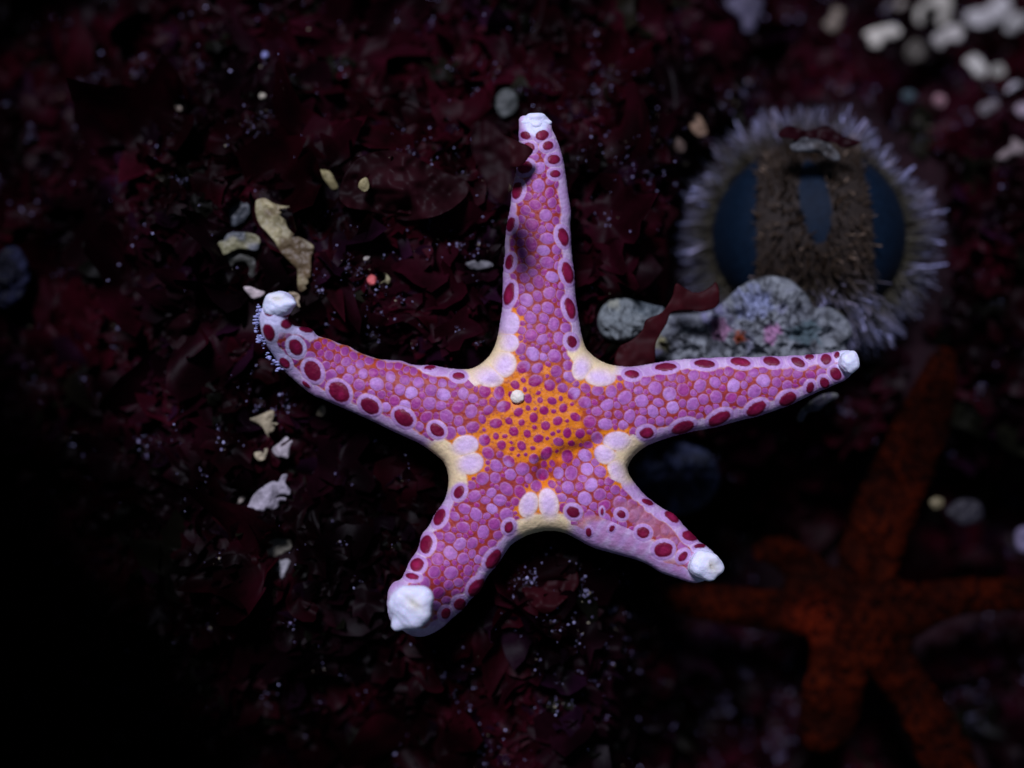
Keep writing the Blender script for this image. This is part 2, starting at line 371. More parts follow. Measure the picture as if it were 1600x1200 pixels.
def knob(name, c, z, rad, lobes, m, base=(0.72, 0.76, 0.95), stain=None, rot=0, parent=None, ns=0.05, base_r=0.8):
    """lumpy knob: ellipsoid whose surface swells round each lobe direction and sinks along a groove"""
    v = IV5.copy(); s = np.full(len(v), base_r)
    for (dx, dy, dz, amp, k) in lobes:
        dd = np.array([dx, -dy, dz], float); dd /= np.linalg.norm(dd)
        s = s + amp*np.exp(k*(v@dd-1))
    s = s + ns*(fbm(v[:, 0]*3+v[:, 2]*2, v[:, 1]*3, 4, 4)-0.5)*2
    col = np.tile(np.array(base), (len(v), 1))
    if stain:
        (sx, sy, sang) = stain
        c_, s_ = math.cos(R(sang)), math.sin(R(sang))
        u = (v[:, 0]-sx)*c_-(v[:, 1]+sy)*s_; t_ = (v[:, 0]-sx)*s_+(v[:, 1]+sy)*c_
        g = np.exp(-(t_/0.10)**2-(u/0.42)**2)*(v[:, 2] > 0)
        s = s - 0.10*g
        g2 = np.exp(-(t_/0.35)**2-(u/0.55)**2)*(v[:, 2] > 0)
        col = mix(col, (0.74, 0.70, 0.50), g2*0.6); col = mix(col, (0.30, 0.26, 0.12), g*0.6*(fbm(u*9, t_*9, 6, 2)))
    v = v*s[:, None]
    c_, s_ = math.cos(R(-rot)), math.sin(R(-rot))
    x = v[:, 0]*rad[0]; y = v[:, 1]*rad[1]
    px = c[0] + x*c_ - y*s_; py = c[1] - (x*s_ + y*c_)
    o = build(name, P(px, py, z + v[:, 2]*rad[2]/100), IF5, m, col)
    adopt(o, parent); return o
knob('arm_tip', (837, 194), 0.02, (24, 17, 26), [(-.85,-.2,.5,.30,14),(-.45,-.8,.5,.34,16),(.05,-.8,.6,.32,16),(.5,-.75,.5,.34,16),(.95,-.1,.4,.34,14),(0,.3,1,.15,5)], M_tip, parent=star)
knob('arm_tip', (1325, 566), 0.36, (19, 21, 21), [(.6,-.7,.4,.25,9),(.9,.2,.5,.25,8),(.3,.8,.5,.18,9),(0,0,1,.15,4),(-.3,-.5,.8,.1,10)], M_tip, parent=star)
knob('arm_tip', (1100, 884), 0.16, (32, 27, 27), [(-.2,-.8,.5,.22,10),(.55,-.55,.7,.28,13),(.9,.15,.4,.28,11),(.4,.8,.4,.24,10),(-.4,.3,.9,.22,7),(-.5,-.2,.8,.12,12)], M_tip, stain=(0.45, 0.05, 70), rot=0, parent=star)
knob('arm_tip', (642, 948), 0.95, (41, 39, 34), [(.78,-.72,.45,.36,7),(-.3,-.75,.6,.26,7),(-.85,-.2,.35,.20,6),(-.6,.85,.0,.40,18),(.1,.85,.4,.24,6),(.7,.45,.6,.20,6),(0,-.1,1,.10,3)], M_tip, base_r=0.70, stain=(0.15, -0.12, 40), parent=star)
knob('arm_tip', (435, 477), 0.74, (28, 24, 28), [(-.7,-.5,.6,.22,8),(.1,-.8,.5,.15,9),(.85,-.35,.6,.34,12),(-.6,.6,.4,.2,7),(0,0,1,.08,4)], M_tip, base=(0.70, 0.76, 0.97), stain=(-.15, -0.45, -10), rot=10, parent=star)
knob('madreporite', (808.5, 620), 0.50, (13, 13, 7), [(0,0,1,.20,2),(.6,.2,.7,.12,14),(-.5,-.5,.6,.12,14)], M_tip, base=(0.80, 0.76, 0.66), parent=star, ns=0.09)
# little white pegs fringing the outer edge of the bleached left arm
pv, pf, pc = [], [], []
for k in range(70):
    tt = random.random(); seq = [(409,478),(404,500),(406,520),(413,540),(424,560),(440,580)]
    a = tt*(len(seq)-1); i = min(int(a), len(seq)-2); f = a-i
    x = seq[i][0]*(1-f)+seq[i+1][0]*f + random.uniform(-7, 3); y = seq[i][1]*(1-f)+seq[i+1][1]*f + random.uniform(-3, 3)
    c = P(x, y, random.uniform(-0.1, 0.55)*(1-tt*.5)+0.2); pf.append(IF1+len(pv)*len(IV1)); pv.append(IV1*np.array([1.6, .8, .8])*random.uniform(.012, .03)+c)
    pc.append(np.tile([0.30, 0.33, 0.60], (len(IV1), 1)))
adopt(tag(build('tubercles', np.concatenate(pv), np.concatenate(pf), M_tip, np.concatenate(pc)), kind='stuff'), star)

# =========================================================== ORANGE STARFISH, lying deep, shade painted into its colour
OO = [(1462,548),(1478,542),(1492,556),(1493,620),(1474,700),(1444,780),(1416,850),(1403,905),(1450,910),(1500,905),(1560,902),(1612,905),(1640,925),(1612,952),(1560,955),(1500,962),(1450,985),(1425,1008),(1450,1060),(1492,1120),(1530,1200),(1520,1240),(1470,1240),(1436,1190),(1400,1110),(1362,1062),(1348,1085),(1340,1125),(1322,1155),(1290,1175),(1262,1168),(1250,1130),(1254,1080),(1264,1040),(1264,1002),(1240,990),(1200,984),(1130,975),(1070,962),(1042,950),(1038,930),(1060,916),(1130,915),(1190,920),(1222,918),(1226,902),(1208,882),(1182,874),(1176,856),(1194,840),(1235,842),(1275,865),(1306,888),(1312,850),(1330,790),(1362,730),(1402,650),(1440,580)]
O = Relief(OO, 2.2)
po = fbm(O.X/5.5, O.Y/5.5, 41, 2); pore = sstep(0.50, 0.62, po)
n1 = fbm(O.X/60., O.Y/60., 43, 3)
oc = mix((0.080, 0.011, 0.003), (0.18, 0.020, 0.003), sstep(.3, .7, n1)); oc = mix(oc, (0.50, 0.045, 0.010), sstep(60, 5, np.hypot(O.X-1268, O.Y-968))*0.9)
oc = mix(oc, (0.018, 0.003, 0.002), pore*0.9)*0.12*(1+0.8*np.exp(-((O.X-1272)**2+(O.Y-1060)**2)/(2*35**2)) + 0.6*np.exp(-((O.X-1385)**2+(O.Y-830)**2)/(2*45**2)))[..., None]  # shade darkens the whole colour; brighter patches here and above paint lit spots
oz = 0.35*sstep(760, 560, O.Y) + 0.5*(n1-0.5)
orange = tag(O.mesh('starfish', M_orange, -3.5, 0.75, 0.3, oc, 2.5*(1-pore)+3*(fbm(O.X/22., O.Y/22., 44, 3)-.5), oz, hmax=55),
    'dull orange starfish with long arms lying deep, shade painted into its colour, at the lower right', 'starfish')

# =========================================================== SEA URCHIN
class Disc:
    X, Y = np.meshgrid(np.arange(1020, 1510, 4.), np.arange(170, 590, 4.)); ins = np.hypot((X-1265)/215, (Y-375)/205) < 1
uc = P(1262, 372, -3.1); UR = 1.52*(D+3.1)/D
urch = empty('sea_urchin', (uc - [0, 0, UR*0.8]).tolist())
tag(urch, 'round sea urchin with dark blue bare bands between belts of brown and violet spines', 'sea urchin')
def bare(lon, lat):
    """bare blue bands between the belts of spines, in degrees"""
    bw = 0*lon
    for c0, hw, la, lb in ((-56, 26, -36, 60), (4, 9, -8, 48), (59, 24, -50, 48), (120, 15, -50, 50), (-120, 15, -50, 50), (180, 15, -50, 50)):
        mid = (la+lb)/2; sp = (lb-la)/2
        e = 1-((lat-mid)/sp)**2
        dl = (lon-c0+180) % 360-180
        bw = np.maximum(bw, (e > 0)*(np.abs(dl) < hw*np.sqrt(np.maximum(e, 0))))
    return bw > 0.5
tl = R(6)
def dirs(lon, lat):
    lon = lon - 8
    v = np.stack([np.cos(R(1)*lat)*np.sin(R(1)*lon), np.sin(R(1)*lat), np.cos(R(1)*lat)*np.cos(R(1)*lon)], -1)
    x = v[..., 0]*math.cos(tl)-v[..., 1]*math.sin(tl); y = v[..., 0]*math.sin(tl)+v[..., 1]*math.cos(tl)
    return np.stack([x, y, v[..., 2]], -1)
lo, la = np.meshgrid(np.linspace(-180, 180, 241)[:-1], np.linspace(-89.9, 89.9, 120))
sq = np.array([1, 1, 0.86])
TV = dirs(lo, la)*UR*sq*(1-0.03*np.cos(R(1)*lo*5)[..., None]) + uc
ti = np.arange(lo.size).reshape(lo.shape); tj = np.roll(ti, -1, 1)
TF = np.stack([ti[:-1], tj[:-1], tj[1:], ti[1:]], -1).reshape(-1, 4)
bb = bare(lo, la).astype(float)
tc_ = mix((0.02, 0.015, 0.012), (0.003, 0.009, 0.020), bb)
adopt(build('test', TV.reshape(-1, 3), TF, M_test, tc_.reshape(-1, 3)), urch)
N = 6200
lower_ceiling(Disc, -3.6, 1)
lon = rng.uniform(-180, 180, N); lat = np.degrees(np.arcsin(rng.uniform(-1, 1, N)))
k = ~bare(lon, lat) & (dirs(lon, lat)[:, 2] > -0.6); lon, lat = lon[k], lat[k]; N = len(lon)
dv = dirs(lon, lat)
al = np.abs(lon); outer = np.clip(sstep(62, 80, al) + sstep(-18, -48, lat) + 0.7*sstep(48, 70, lat), 0, 1)
ln = (0.24+0.42*outer)*rng.uniform(0.45, 1.25, N)*(1-0.45*sstep(.2, .8, dv[:, 0])*sstep(.15, .7, dv[:, 1]))
dd = dv + rng.normal(0, 0.36, (N, 3)); dd[:, 1] -= 0.12*sstep(0, -50, lat); dd /= np.linalg.norm(dd, axis=1)[:, None]
base = dv*UR*sq*0.98 + uc
sd = np.cross(dd, rng.normal(0, 1, (N, 3))); sd /= np.linalg.norm(sd, axis=1)[:, None]; se = np.cross(dd, sd)
rr = rng.uniform(0.010, 0.022, N)
V = np.zeros((N, 12, 3)); cc = np.zeros((N, 12, 3))
bcol = mix((0.030, 0.017, 0.008), (0.040, 0.036, 0.018), outer); tcol = mix((0.065, 0.048, 0.034), (0.14, 0.15, 0.26), np.clip(outer*rng.uniform(.3, 1.2, N), 0, 1))
tcol = tcol*(0.35+1.6*sstep(.3, .75, fbm(lon/14.+40, lat/14.+40, 83, 3)))[:, None]
hot = rng.random(N) > 0.78; tcol[hot] = tcol[hot]*rng.uniform(2, 5.5, (hot.sum(), 1))
for ring, (tt, rs) in enumerate(((0, 1.0), (0.35, 1.0), (0.75, .8), (1.0, .35))):
    for q in range(3):
        a = q*2*math.pi/3
        V[:, ring*3+q] = base + dd*(ln*tt)[:, None] + (sd*math.cos(a)+se*math.sin(a))*(rr*rs)[:, None]
        cc[:, ring*3+q] = mix(bcol, tcol, np.full(N, tt**2.6))
fq = []
for ring in range(3):
    for q in range(3): fq.append((ring*3+q, ring*3+(q+1) % 3, ring*3+3+(q+1) % 3, ring*3+3+q))
fq = np.array(fq)
SF = (fq[None] + (np.arange(N)*12)[:, None, None]).reshape(-1, 4)
adopt(tag(build('spines', V.reshape(-1, 3), SF, M_spine, cc.reshape(-1, 3)), kind='stuff'), urch)

# =========================================================== ROCKS
def conv(pts, ox, oy, s): return [(ox+a/s, oy+b/s) for a, b in pts]
def rock(name, pts, z, cols, label, amp=10, kt=0.7, seed=0, hmax=60, step=2.0):
    r = Relief(pts, step); n = fbm(r.X/26., r.Y/26., seed, 5); m_ = fbm(r.X/11., r.Y/11., seed+5, 4); l = fbm(r.X/55., r.Y/55., seed+9, 3)
    c = mix(cols[0], cols[1], sstep(0.35, 0.65, n)); c = mix(c, cols[2], sstep(0.55, 0.72, l)); c = mix(c, (0.03, 0.03, 0.03), sstep(0.52, 0.70, m_)*0.75); c = mix(c, np.array(cols[1])*1.35, sstep(.6, .8, fbm(r.X/7., r.Y/7., seed+30, 3))*.6)
    if len(cols) > 3:
        for (x, y, rad, cl) in cols[3]:
            c = mix(c, cl, sstep(1.1, 0.5, np.hypot(r.X-x, r.Y-y)/rad + (m_-.5)*1.6))
    rg = 1-np.abs(2*fbm(r.X/34., r.Y/34., seed+20, 4)-1)*2.2; rg2 = 1-np.abs(2*fbm(r.X/15., r.Y/15., seed+24, 3)-1)*2
    b = (amp*1.3*(rg-.6) + amp*.5*(rg2-.6) + amp*(n-.5)*2 + amp*.6*(m_-.5) + 3*(fbm(r.X/4., r.Y/4., seed+2, 2)-.5))*sstep(0, 10, r.d)
    c = c*np.array((0.62, 0.66, 0.74))
    return tag(r.mesh(name, M_rock, z, kt, 0.8, c, b, hmax=hmax), label, 'rock')
rock('rock', conv([(300,930),(340,860),(370,830),(500,820),(560,790),(640,720),(700,690),(760,678),(830,690),(880,730),(905,755),(930,800),(990,800),(1050,840),(1080,890),(1070,930),(1050,950),(1062,985),(1000,1015),(850,1040),(700,1040),(500,1050),(400,1040),(310,1000)], 900, 160, 2.5), -1.3,
    ((0.14, 0.145, 0.15), (0.25, 0.26, 0.25), (0.22, 0.21, 0.30), [(1155,528,13,(0.30,0.05,0.01)),(1205,522,14,(0.42,0.20,0.32)),(1125,515,20,(0.30,0.15,0.22)),(1035,540,16,(0.30,0.27,0.12)),(1180,475,30,(0.26,0.28,0.38)),(1260,520,26,(0.10,0.14,0.14))]),
    'largest grey rubble rock, crusted with pink and rusty spots, above the right starfish arm', seed=3, amp=13)
rock('rock', conv([(85,840),(105,795),(140,770),(200,765),(300,790),(345,805),(330,860),(250,905),(200,935),(130,930),(90,890)], 900, 160, 2.5), -1.0,
    ((0.10, 0.12, 0.12), (0.22, 0.24, 0.22), (0.20, 0.22, 0.26), [(958,475,10,(0.36,0.36,0.26))]), 'small rounded grey green rock left of the red frond', seed=14, amp=9)
rock('coral_fragment', conv([(1140,705),(1155,655),(1200,610),(1230,585),(1300,545),(1380,535),(1400,565),(1330,600),(1280,645),(1210,660),(1175,715)], 960, 480, 4), -1.0,
    ((0.10, 0.09, 0.11), (0.24, 0.24, 0.18), (0.28, 0.16, 0.20)), 'knobbly pale fragment peeping out below the right arm of the pink starfish', seed=22, amp=6, step=1.5)
rock('rock', [(975,700),(1010,685),(1060,690),(1105,705),(1125,745),(1100,790),(1050,805),(1000,795),(980,760),(970,730)], -3.0,
    ((0.018, 0.022, 0.045), (0.05, 0.06, 0.11), (0.02, 0.025, 0.03)), 'blurred bluish rock in the gap between the two right arms of the pink starfish', seed=31, amp=14)
rock('rock', [(1236,222),(1262,214),(1290,222),(1308,236),(1312,250),(1296,250),(1280,240),(1256,238),(1238,236)], -1.35,
    ((0.10, 0.10, 0.10), (0.16, 0.16, 0.15), (0.07, 0.06, 0.05)), 'small grey crust piece stuck on top of the sea urchin', seed=37, amp=5, step=1.5)
rock('rock', [(0,395),(25,385),(42,405),(48,435),(30,470),(0,480),(-15,440)], -2.4, ((0.010,0.011,0.03),(0.02,0.022,0.05),(0.012,0.012,0.02)), 'dim bluish stone at the far left edge', seed=51, amp=10)

# =========================================================== FRONDS
def frond(pts, z, col, label, kt=0.18, seed=0, curl=0.3, m=None, cat='seaweed', name='algae_frond', step=1.5, zgrad=(0, 0)):
    r = Relief(pts, step); n = fbm(r.X/48., r.Y/48., seed, 3); cx, cy = np.mean(pts, 0)
    c = mix(np.array(col)*0.3, np.array(col)*0.6, sstep(.3, .7, n))
    zo = curl*(n-.5)*2 + (r.X-cx)*zgrad[0] + (r.Y-cy)*zgrad[1]
    return tag(r.mesh(name, m or M_leaf, z, kt, kt, c, None, zo, hmax=9), label, cat)
frond(conv([(560,745),(548,702),(530,715),(500,735),(460,742),(420,722),(390,708),(375,760),(335,820),(275,848),(258,890),(215,930),(170,955),(150,1010),(190,1045),(300,1035),(312,940),(352,868),(375,820),(440,812),(500,815),(552,795)], 900, 160, 2.5), -0.42, (0.050, 0.006, 0.009), 'dark red forked frond hanging over the two grey rocks', seed=2, curl=0.1)
frond([(770,205),(795,214),(812,222),(826,228),(833,236),(826,246),(818,256),(806,262),(790,258),(776,240),(764,222)], 0.62, (0.035, 0.005, 0.008), 'small maroon frond lapping over the top arm below its white tip', seed=4, curl=0.12)
frond([(738,196),(762,190),(784,206),(796,236),(800,268),(797,300),(788,318),(770,306),(752,270),(738,232)], 2.0, (0.022, 0.004, 0.007), 'upright maroon frond shading the left side of the top arm', seed=6, curl=0.2)
frond([(530,300),(545,262),(575,240),(625,236),(680,262),(735,290),(700,330),(640,345),(575,330),(540,322)], -0.45, (0.026, 0.005, 0.008), 'broad maroon frond left of the top arm of the pink starfish', seed=9, curl=0.35)
frond([(815,860),(835,842),(870,845),(890,870),(905,910),(880,940),(850,960),(820,930),(800,895)], -0.72, (0.034, 0.004, 0.007), 'reddish curled frond in the hollow below the starfish centre', seed=12, curl=0.35)
frond([(1215,212),(1232,196),(1262,204),(1290,196),(1318,212),(1345,222),(1320,232),(1300,222),(1268,226),(1240,218)], -1.35, (0.022, 0.003, 0.006), 'dim red frond lying across the top of the sea urchin', seed=15, curl=0.3)
frond([(985,345),(1020,318),(1050,322),(1062,335),(1040,362),(1015,392),(980,378)], -1.9, (0.026, 0.004, 0.007), 'maroon frond at the left edge of the sea urchin', seed=18, curl=0.3)
frond([(270,500),(330,470),(390,480),(400,520),(370,560),(300,560),(262,535)], -1.0, (0.014, 0.003, 0.005), 'dark frond left of the curled left arm tip', seed=19, curl=0.4)

# pale fronds and fragments: outline, height, colour, label, category, name
def piece(pts, z, col, label, name='shell_fragment', cat='shell', kt=0.5, seed=0, m=None, step=1.5, hmax=12, amp=3, c2=None, zg=(0, 0)):
    r = Relief(pts, step); n = fbm(r.X/16., r.Y/16., seed, 4); cx, cy = np.mean(pts, 0)
    c = mix(np.array(col)*0.72, np.array(col)*1.12, sstep(.3, .7, n))
    if c2 is not None: c = mix(c, c2, sstep(.42, .66, fbm(r.X/30., r.Y/30., seed+4, 2)))
    b = amp*(fbm(r.X/9., r.Y/9., seed+2, 3)-.5)*sstep(0, 6, r.d)
    return tag(r.mesh(name, m or M_frag, z, kt, kt, c, b, (r.X-cx)*zg[0]+(r.Y-cy)*zg[1]+0.12*(n-.5), hmax=hmax), label, cat)
Z7 = lambda p: conv(p, 320, 280, 5)
piece(Z7([(400,170),(430,152),(475,150),(540,188),(600,205),(665,210),(640,225),(605,232),(575,240),(600,262),(585,285),(630,320),(650,380),(700,430),(770,465),(850,520),(850,570),(832,620),(828,760),(790,772),(812,800),(798,825),(775,835),(795,855),(750,880),(725,840),(722,720),(700,680),(600,580),(540,480),(470,400),(420,340),(395,250)]), -0.75, (0.30, 0.27, 0.145), 'long cream strap of seaweed with notched ends above the curled arm tip', 'seaweed_blade', 'seaweed', 0.25, 3, M_frond, hmax=8, c2=(0.10, 0.07, 0.035))
piece(Z7([(100,500),(140,470),(190,420),(280,412),(390,430),(432,470),(430,510),(400,560),(300,545),(220,560),(150,592),(125,545)]), -0.95, (0.17, 0.165, 0.09), 'olive cream blade left of the long cream strap', 'seaweed_blade', 'seaweed', 0.3, 5, M_frond, hmax=10, c2=(0.08, 0.09, 0.10))
piece(Z7([(180,260),(200,215),(240,190),(300,165),(345,200),(350,260),(330,300),(290,340),(240,370),(195,350)]), -1.15, (0.055, 0.065, 0.075), 'blurred bluish grey blade at the upper left of the long cream strap', 'seaweed_blade', 'seaweed', 0.4, 7, M_frond, hmax=10)
piece(Z7([(180,600),(230,580),(300,590),(380,615),(395,670),(390,740),(350,772),(320,740),(345,690),(310,645),(240,650),(200,690),(165,650)]), -1.1, (0.04, 0.042, 0.035), 'dim hooked blade under the olive cream blade', 'seaweed_blade', 'seaweed', 0.3, 8, M_frond, hmax=8)
piece(Z7([(300,845),(355,838),(410,862),(472,882),(440,920),(380,935),(345,905)]), -0.7, (0.42, 0.36, 0.36), 'pinkish white shell chip touching the left of the curled arm tip', seed=9)
piece(Z7([(650,885),(700,882),(742,908),(738,960),(745,1000),(712,975),(690,925)]), -0.6, (0.26, 0.21, 0.14), 'tan sliver tucked behind the right side of the curled arm tip', seed=10)
piece([(487,266),(502,265),(515,268),(523,280),(528,292),(520,297),(508,284),(496,277)], -0.9, (0.25, 0.22, 0.10), 'yellowish chip wedged at the left end of the broad maroon frond', seed=11)
piece([(562,283),(572,277),(577,286),(576,296),(569,300),(560,293)], -0.25, (0.26, 0.23, 0.11), 'yellowish chip lying on the broad maroon frond', seed=12)
piece([(598,427),(604,428),(610,436),(607,444),(599,441),(592,444),(601,436)], -0.65, (0.26, 0.24, 0.13), 'tiny hooked cream chip beside the coral pink bead', seed=13, step=1.0)
piece([(727,412),(745,406),(765,409),(771,416),(752,421),(733,419)], -0.8, (0.11, 0.11, 0.12), 'flat grey chip left of the middle of the top arm', seed=14)
piece([(775,150),(790,138),(806,146),(810,165),(800,180),(784,184),(774,168)], -1.9, (0.05, 0.058, 0.055), 'blurred grey green chip above left of the white top arm tip', seed=15)
piece([(776,294),(784,282),(792,283),(800,297),(788,300)], -0.5, (0.30, 0.26, 0.15), 'small cream chip against the left side of the top arm', seed=16, step=1.0)
Z8 = lambda p: conv(p, 340, 600, 3.75)
piece(Z8([(188,205),(240,185),(322,152),(332,190),(320,222),(350,228),(350,238),(318,240),(335,255),(325,280),(300,292),(302,312),(288,298),(260,250),(225,225)]), -0.9, (0.30, 0.26, 0.165), 'cream triangular chip, topmost of the pale chips left of the starfish', seed=17, step=1.0)
piece(Z8([(318,382),(360,345),(402,308),(415,325),(375,352),(380,365),(430,330),(440,338),(425,370),(415,432),(380,430),(345,422)]), -0.85, (0.34, 0.31, 0.33), 'notched whitish chip right of a smaller twin below the triangular chip', seed=18, step=1.0)
piece(Z8([(213,405),(255,395),(270,410),(275,380),(292,378),(290,402),(272,445),(232,446)]), -0.9, (0.30, 0.26, 0.17), 'small cream chip left of the notched whitish chip', seed=19, step=1.0)
piece(Z8([(168,742),(185,700),(210,650),(260,605),(320,570),(355,572),(378,532),(410,532),(398,580),(425,615),(422,650),(385,648),(350,655),(345,668),(370,662),(402,668),(390,685),(362,688),(358,722),(325,738),(290,732),(270,748),(215,742)]), -0.8, (0.27, 0.25, 0.29), 'largest pale chip left of the starfish, lilac grey with a knob and a split edge', seed=20, step=1.0, hmax=16)
piece(Z8([(108,702),(115,675),(140,655),(163,658),(158,680),(130,702)]), -0.95, (0.28, 0.25, 0.21), 'tiny oval chip just left of the largest lilac grey chip', seed=21, step=1.0)
piece(Z8([(268,1015),(285,960),(300,920),(340,905),(425,908),(432,960),(395,985),(360,1005),(300,1030)]), -1.0, (0.27, 0.26, 0.20), 'pale blunt chip, upper of the touching pair at the lower left', seed=22, step=1.0)
piece(Z8([(308,1058),(360,1025),(427,1028),(415,1070),(405,1095),(380,1140),(362,1148),(342,1120)]), -1.02, (0.25, 0.25, 0.27), 'pale tapering chip, lower of the touching pair at the lower left', seed=23, step=1.0)
piece(Z8([(578,182),(588,148),(625,125),(633,165),(612,190)]), -0.9, (0.20, 0.18, 0.12), 'small dull cream chip just below the left arm of the starfish', seed=24, step=1.0)
ZH = lambda p: conv(p, 1200, 0, 4)
HH = [
([(600,215),(650,185),(720,165),(800,158),(832,205),(790,235),(735,250),(710,290),(670,305),(635,285),(625,240)], (0.56,0.56,0.52), 'bright white bean shaped coral bit, leftmost of the bright bits at the top right', 'coral_fragment'),
([(915,95),(940,40),(985,10),(1060,-40),(1140,-20),(1150,50),(1140,110),(1090,165),(1050,130),(1070,70),(1020,50),(975,70),(965,150),(930,145)], (0.36,0.36,0.33), 'hook shaped white coral bit at the top edge', 'coral_fragment'),
([(1030,235),(1090,190),(1150,155),(1200,160),(1222,210),(1190,262),(1120,262),(1085,305),(1045,285)], (0.44,0.44,0.44), 'white coral bit just below the hook shaped one', 'coral_fragment'),
([(1228,95),(1290,60),(1360,50),(1400,10),(1470,-30),(1525,30),(1500,100),(1430,140),(1340,172),(1250,150)], (0.46,0.47,0.50), 'longest white coral bit, in the top right corner', 'coral_fragment'),
([(1480,190),(1500,120),(1560,80),(1630,95),(1640,150),(1580,180),(1525,212)], (0.30,0.31,0.32), 'greyish white coral bit at the right edge under the longest one', 'coral_fragment'),
([(1225,385),(1260,350),(1300,340),(1350,390),(1375,445),(1340,490),(1290,470),(1262,425)], (0.42,0.43,0.42), 'slanted white coral bit in the second row at the top right', 'coral_fragment'),
([(1388,440),(1430,400),(1485,410),(1490,450),(1450,485),(1405,482)], (0.30,0.31,0.29), 'small round white bit right of the slanted coral bit', 'coral_fragment'),
([(1485,575),(1515,525),(1560,510),(1585,545),(1555,595),(1510,610)], (0.34,0.34,0.40), 'small oval white bit near the right edge below the second row', 'coral_fragment'),
([(345,155),(390,105),(405,50),(470,60),(460,110),(450,175),(405,202)], (0.20,0.17,0.14), 'dim tan bit above the sea urchin, left of the bright bits', 'coral_fragment'),
([(790,45),(820,5),(870,-15),(865,30),(820,60)], (0.28,0.26,0.24), 'tiny pale bit at the top edge above the bean shaped bit', 'coral_fragment'),
([(720,60),(745,20),(790,0),(785,25),(745,65)], (0.12,0.11,0.14), 'faint violet sliver at the top edge, left of the tiny pale bit', 'coral_fragment'),
([(1315,670),(1360,640),(1425,625),(1445,660),(1400,700),(1340,720)], (0.15,0.14,0.16), 'dim grey oval bit below the small oval white bit', 'coral_fragment'),
([(1540,680),(1580,645),(1640,650),(1640,720),(1575,735)], (0.25,0.21,0.27), 'violet grey bit cut by the right edge', 'coral_fragment'),
([(1425,985),(1480,935),(1510,920),(1530,860),(1590,900),(1640,920),(1600,975),(1530,970),(1470,1005)], (0.17,0.14,0.15), 'dim pinkish forked bit at the right edge level with the sea urchin', 'coral_fragment'),
([(1030,630),(1055,590),(1100,600),(1112,640),(1075,675),(1040,660)], (0.24,0.14,0.17), 'small pinkish round pebble beside a teal one', 'pebble'),
([(830,600),(860,568),(915,575),(922,615),(870,635)], (0.03,0.055,0.07), 'dark teal pebble left of the pinkish round one', 'pebble'),
([(850,330),(880,270),(930,245),(985,285),(985,350),(930,390),(870,375)], (0.07,0.065,0.055), 'dim squarish grey lump between the white bits', 'pebble')]
for i, (p, c, l, nm) in enumerate(HH):
    c = tuple(np.array(c)*(0.86, 0.83, 0.76))
    pp = ZH(p); m_ = np.mean(pp, 0); zg = float(ground_z(m_[0], m_[1])) + 0.75
    piece(pp, zg, c, l, nm, 'pebble' if nm == 'pebble' else 'coral', 0.7, 40+i, hmax=16, amp=5)
ZI = lambda p: conv(p, 800, 0, 4)
piece(ZI([(1330,30),(1380,-20),(1470,-40),(1570,0),(1550,100),(1510,200),(1450,200),(1425,120),(1380,80)]), -5.0, (0.055, 0.05, 0.085), 'large dim violet lump at the top edge left of the coral bits', 'pebble', 'pebble', 0.7, 71, hmax=20, amp=5)
piece(ZI([(1108,770),(1125,722),(1160,715),(1195,755),(1222,830),(1175,858),(1130,830)]), -2.6, (0.17, 0.11, 0.07), 'tan orange shell standing at the upper left of the sea urchin', 'shell', 'shell', 0.8, 72, hmax=16)
piece(ZI([(1003,885),(1022,848),(1055,870),(1085,905),(1072,955),(1025,945)]), -2.6, (0.10, 0.07, 0.055), 'smaller tan shell left of the tan orange shell', 'shell', 'shell', 0.8, 73, hmax=14)
piece([(905,285),(915,276),(930,290),(926,305),(912,300)], -1.7, (0.13, 0.11, 0.11), 'dull grey chip right of the top arm', seed=74)
piece([(1452,785),(1462,777),(1474,781),(1472,792),(1459,795)], -3.2, (0.20, 0.17, 0.09), 'yellow bead right of the upper arm of the orange starfish', 'pebble', 'pebble', 0.9, 75)
piece([(1478,800),(1500,780),(1530,785),(1535,810),(1505,822)], -3.6, (0.012, 0.011, 0.016), 'dim grey stone below right of the yellow bead', 'pebble', 'pebble', 0.8, 76, amp=5)
piece([(1585,835),(1600,822),(1625,835),(1620,860),(1592,862)], -3.6, (0.10, 0.085, 0.14), 'violet white chip at the right edge above the orange starfish arm', 'pebble', 'pebble', 0.8, 77)
piece([(274,166),(280,158),(290,161),(290,171),(280,174)], -2.0, (0.30, 0.26, 0.2), 'tiny cream bead, left one in the upper left algae', 'pebble', 'pebble', 0.9, 78, step=1.0)
piece([(404,150),(408,145),(415,147),(415,153),(408,155)], -1.6, (0.28, 0.26, 0.2), 'tiny cream bead, right one in the upper left algae', 'pebble', 'pebble', 0.9, 79, step=1.0)
piece([(409,85),(413,80),(419,83),(418,90),(411,91)], -2.0, (0.22, 0.24, 0.5), 'tiny blue white bead near the top left', 'pebble', 'pebble', 0.9, 80, step=1.0)
piece([(573,437),(576,431),(582,429),(588,433),(589,440),(585,446),(577,446)], -0.6, (0.50, 0.10, 0.10), 'coral pink bead lying left of the top arm', 'pebble', 'pebble', 1.0, 81, step=1.0, amp=1)
piece([(568,403),(573,400),(578,401),(575,405),(569,407)], -0.6, (0.34, 0.31, 0.27), 'tiny white sliver above the coral pink bead', 'pebble', 'pebble', 0.6, 82, step=1.0, amp=1)

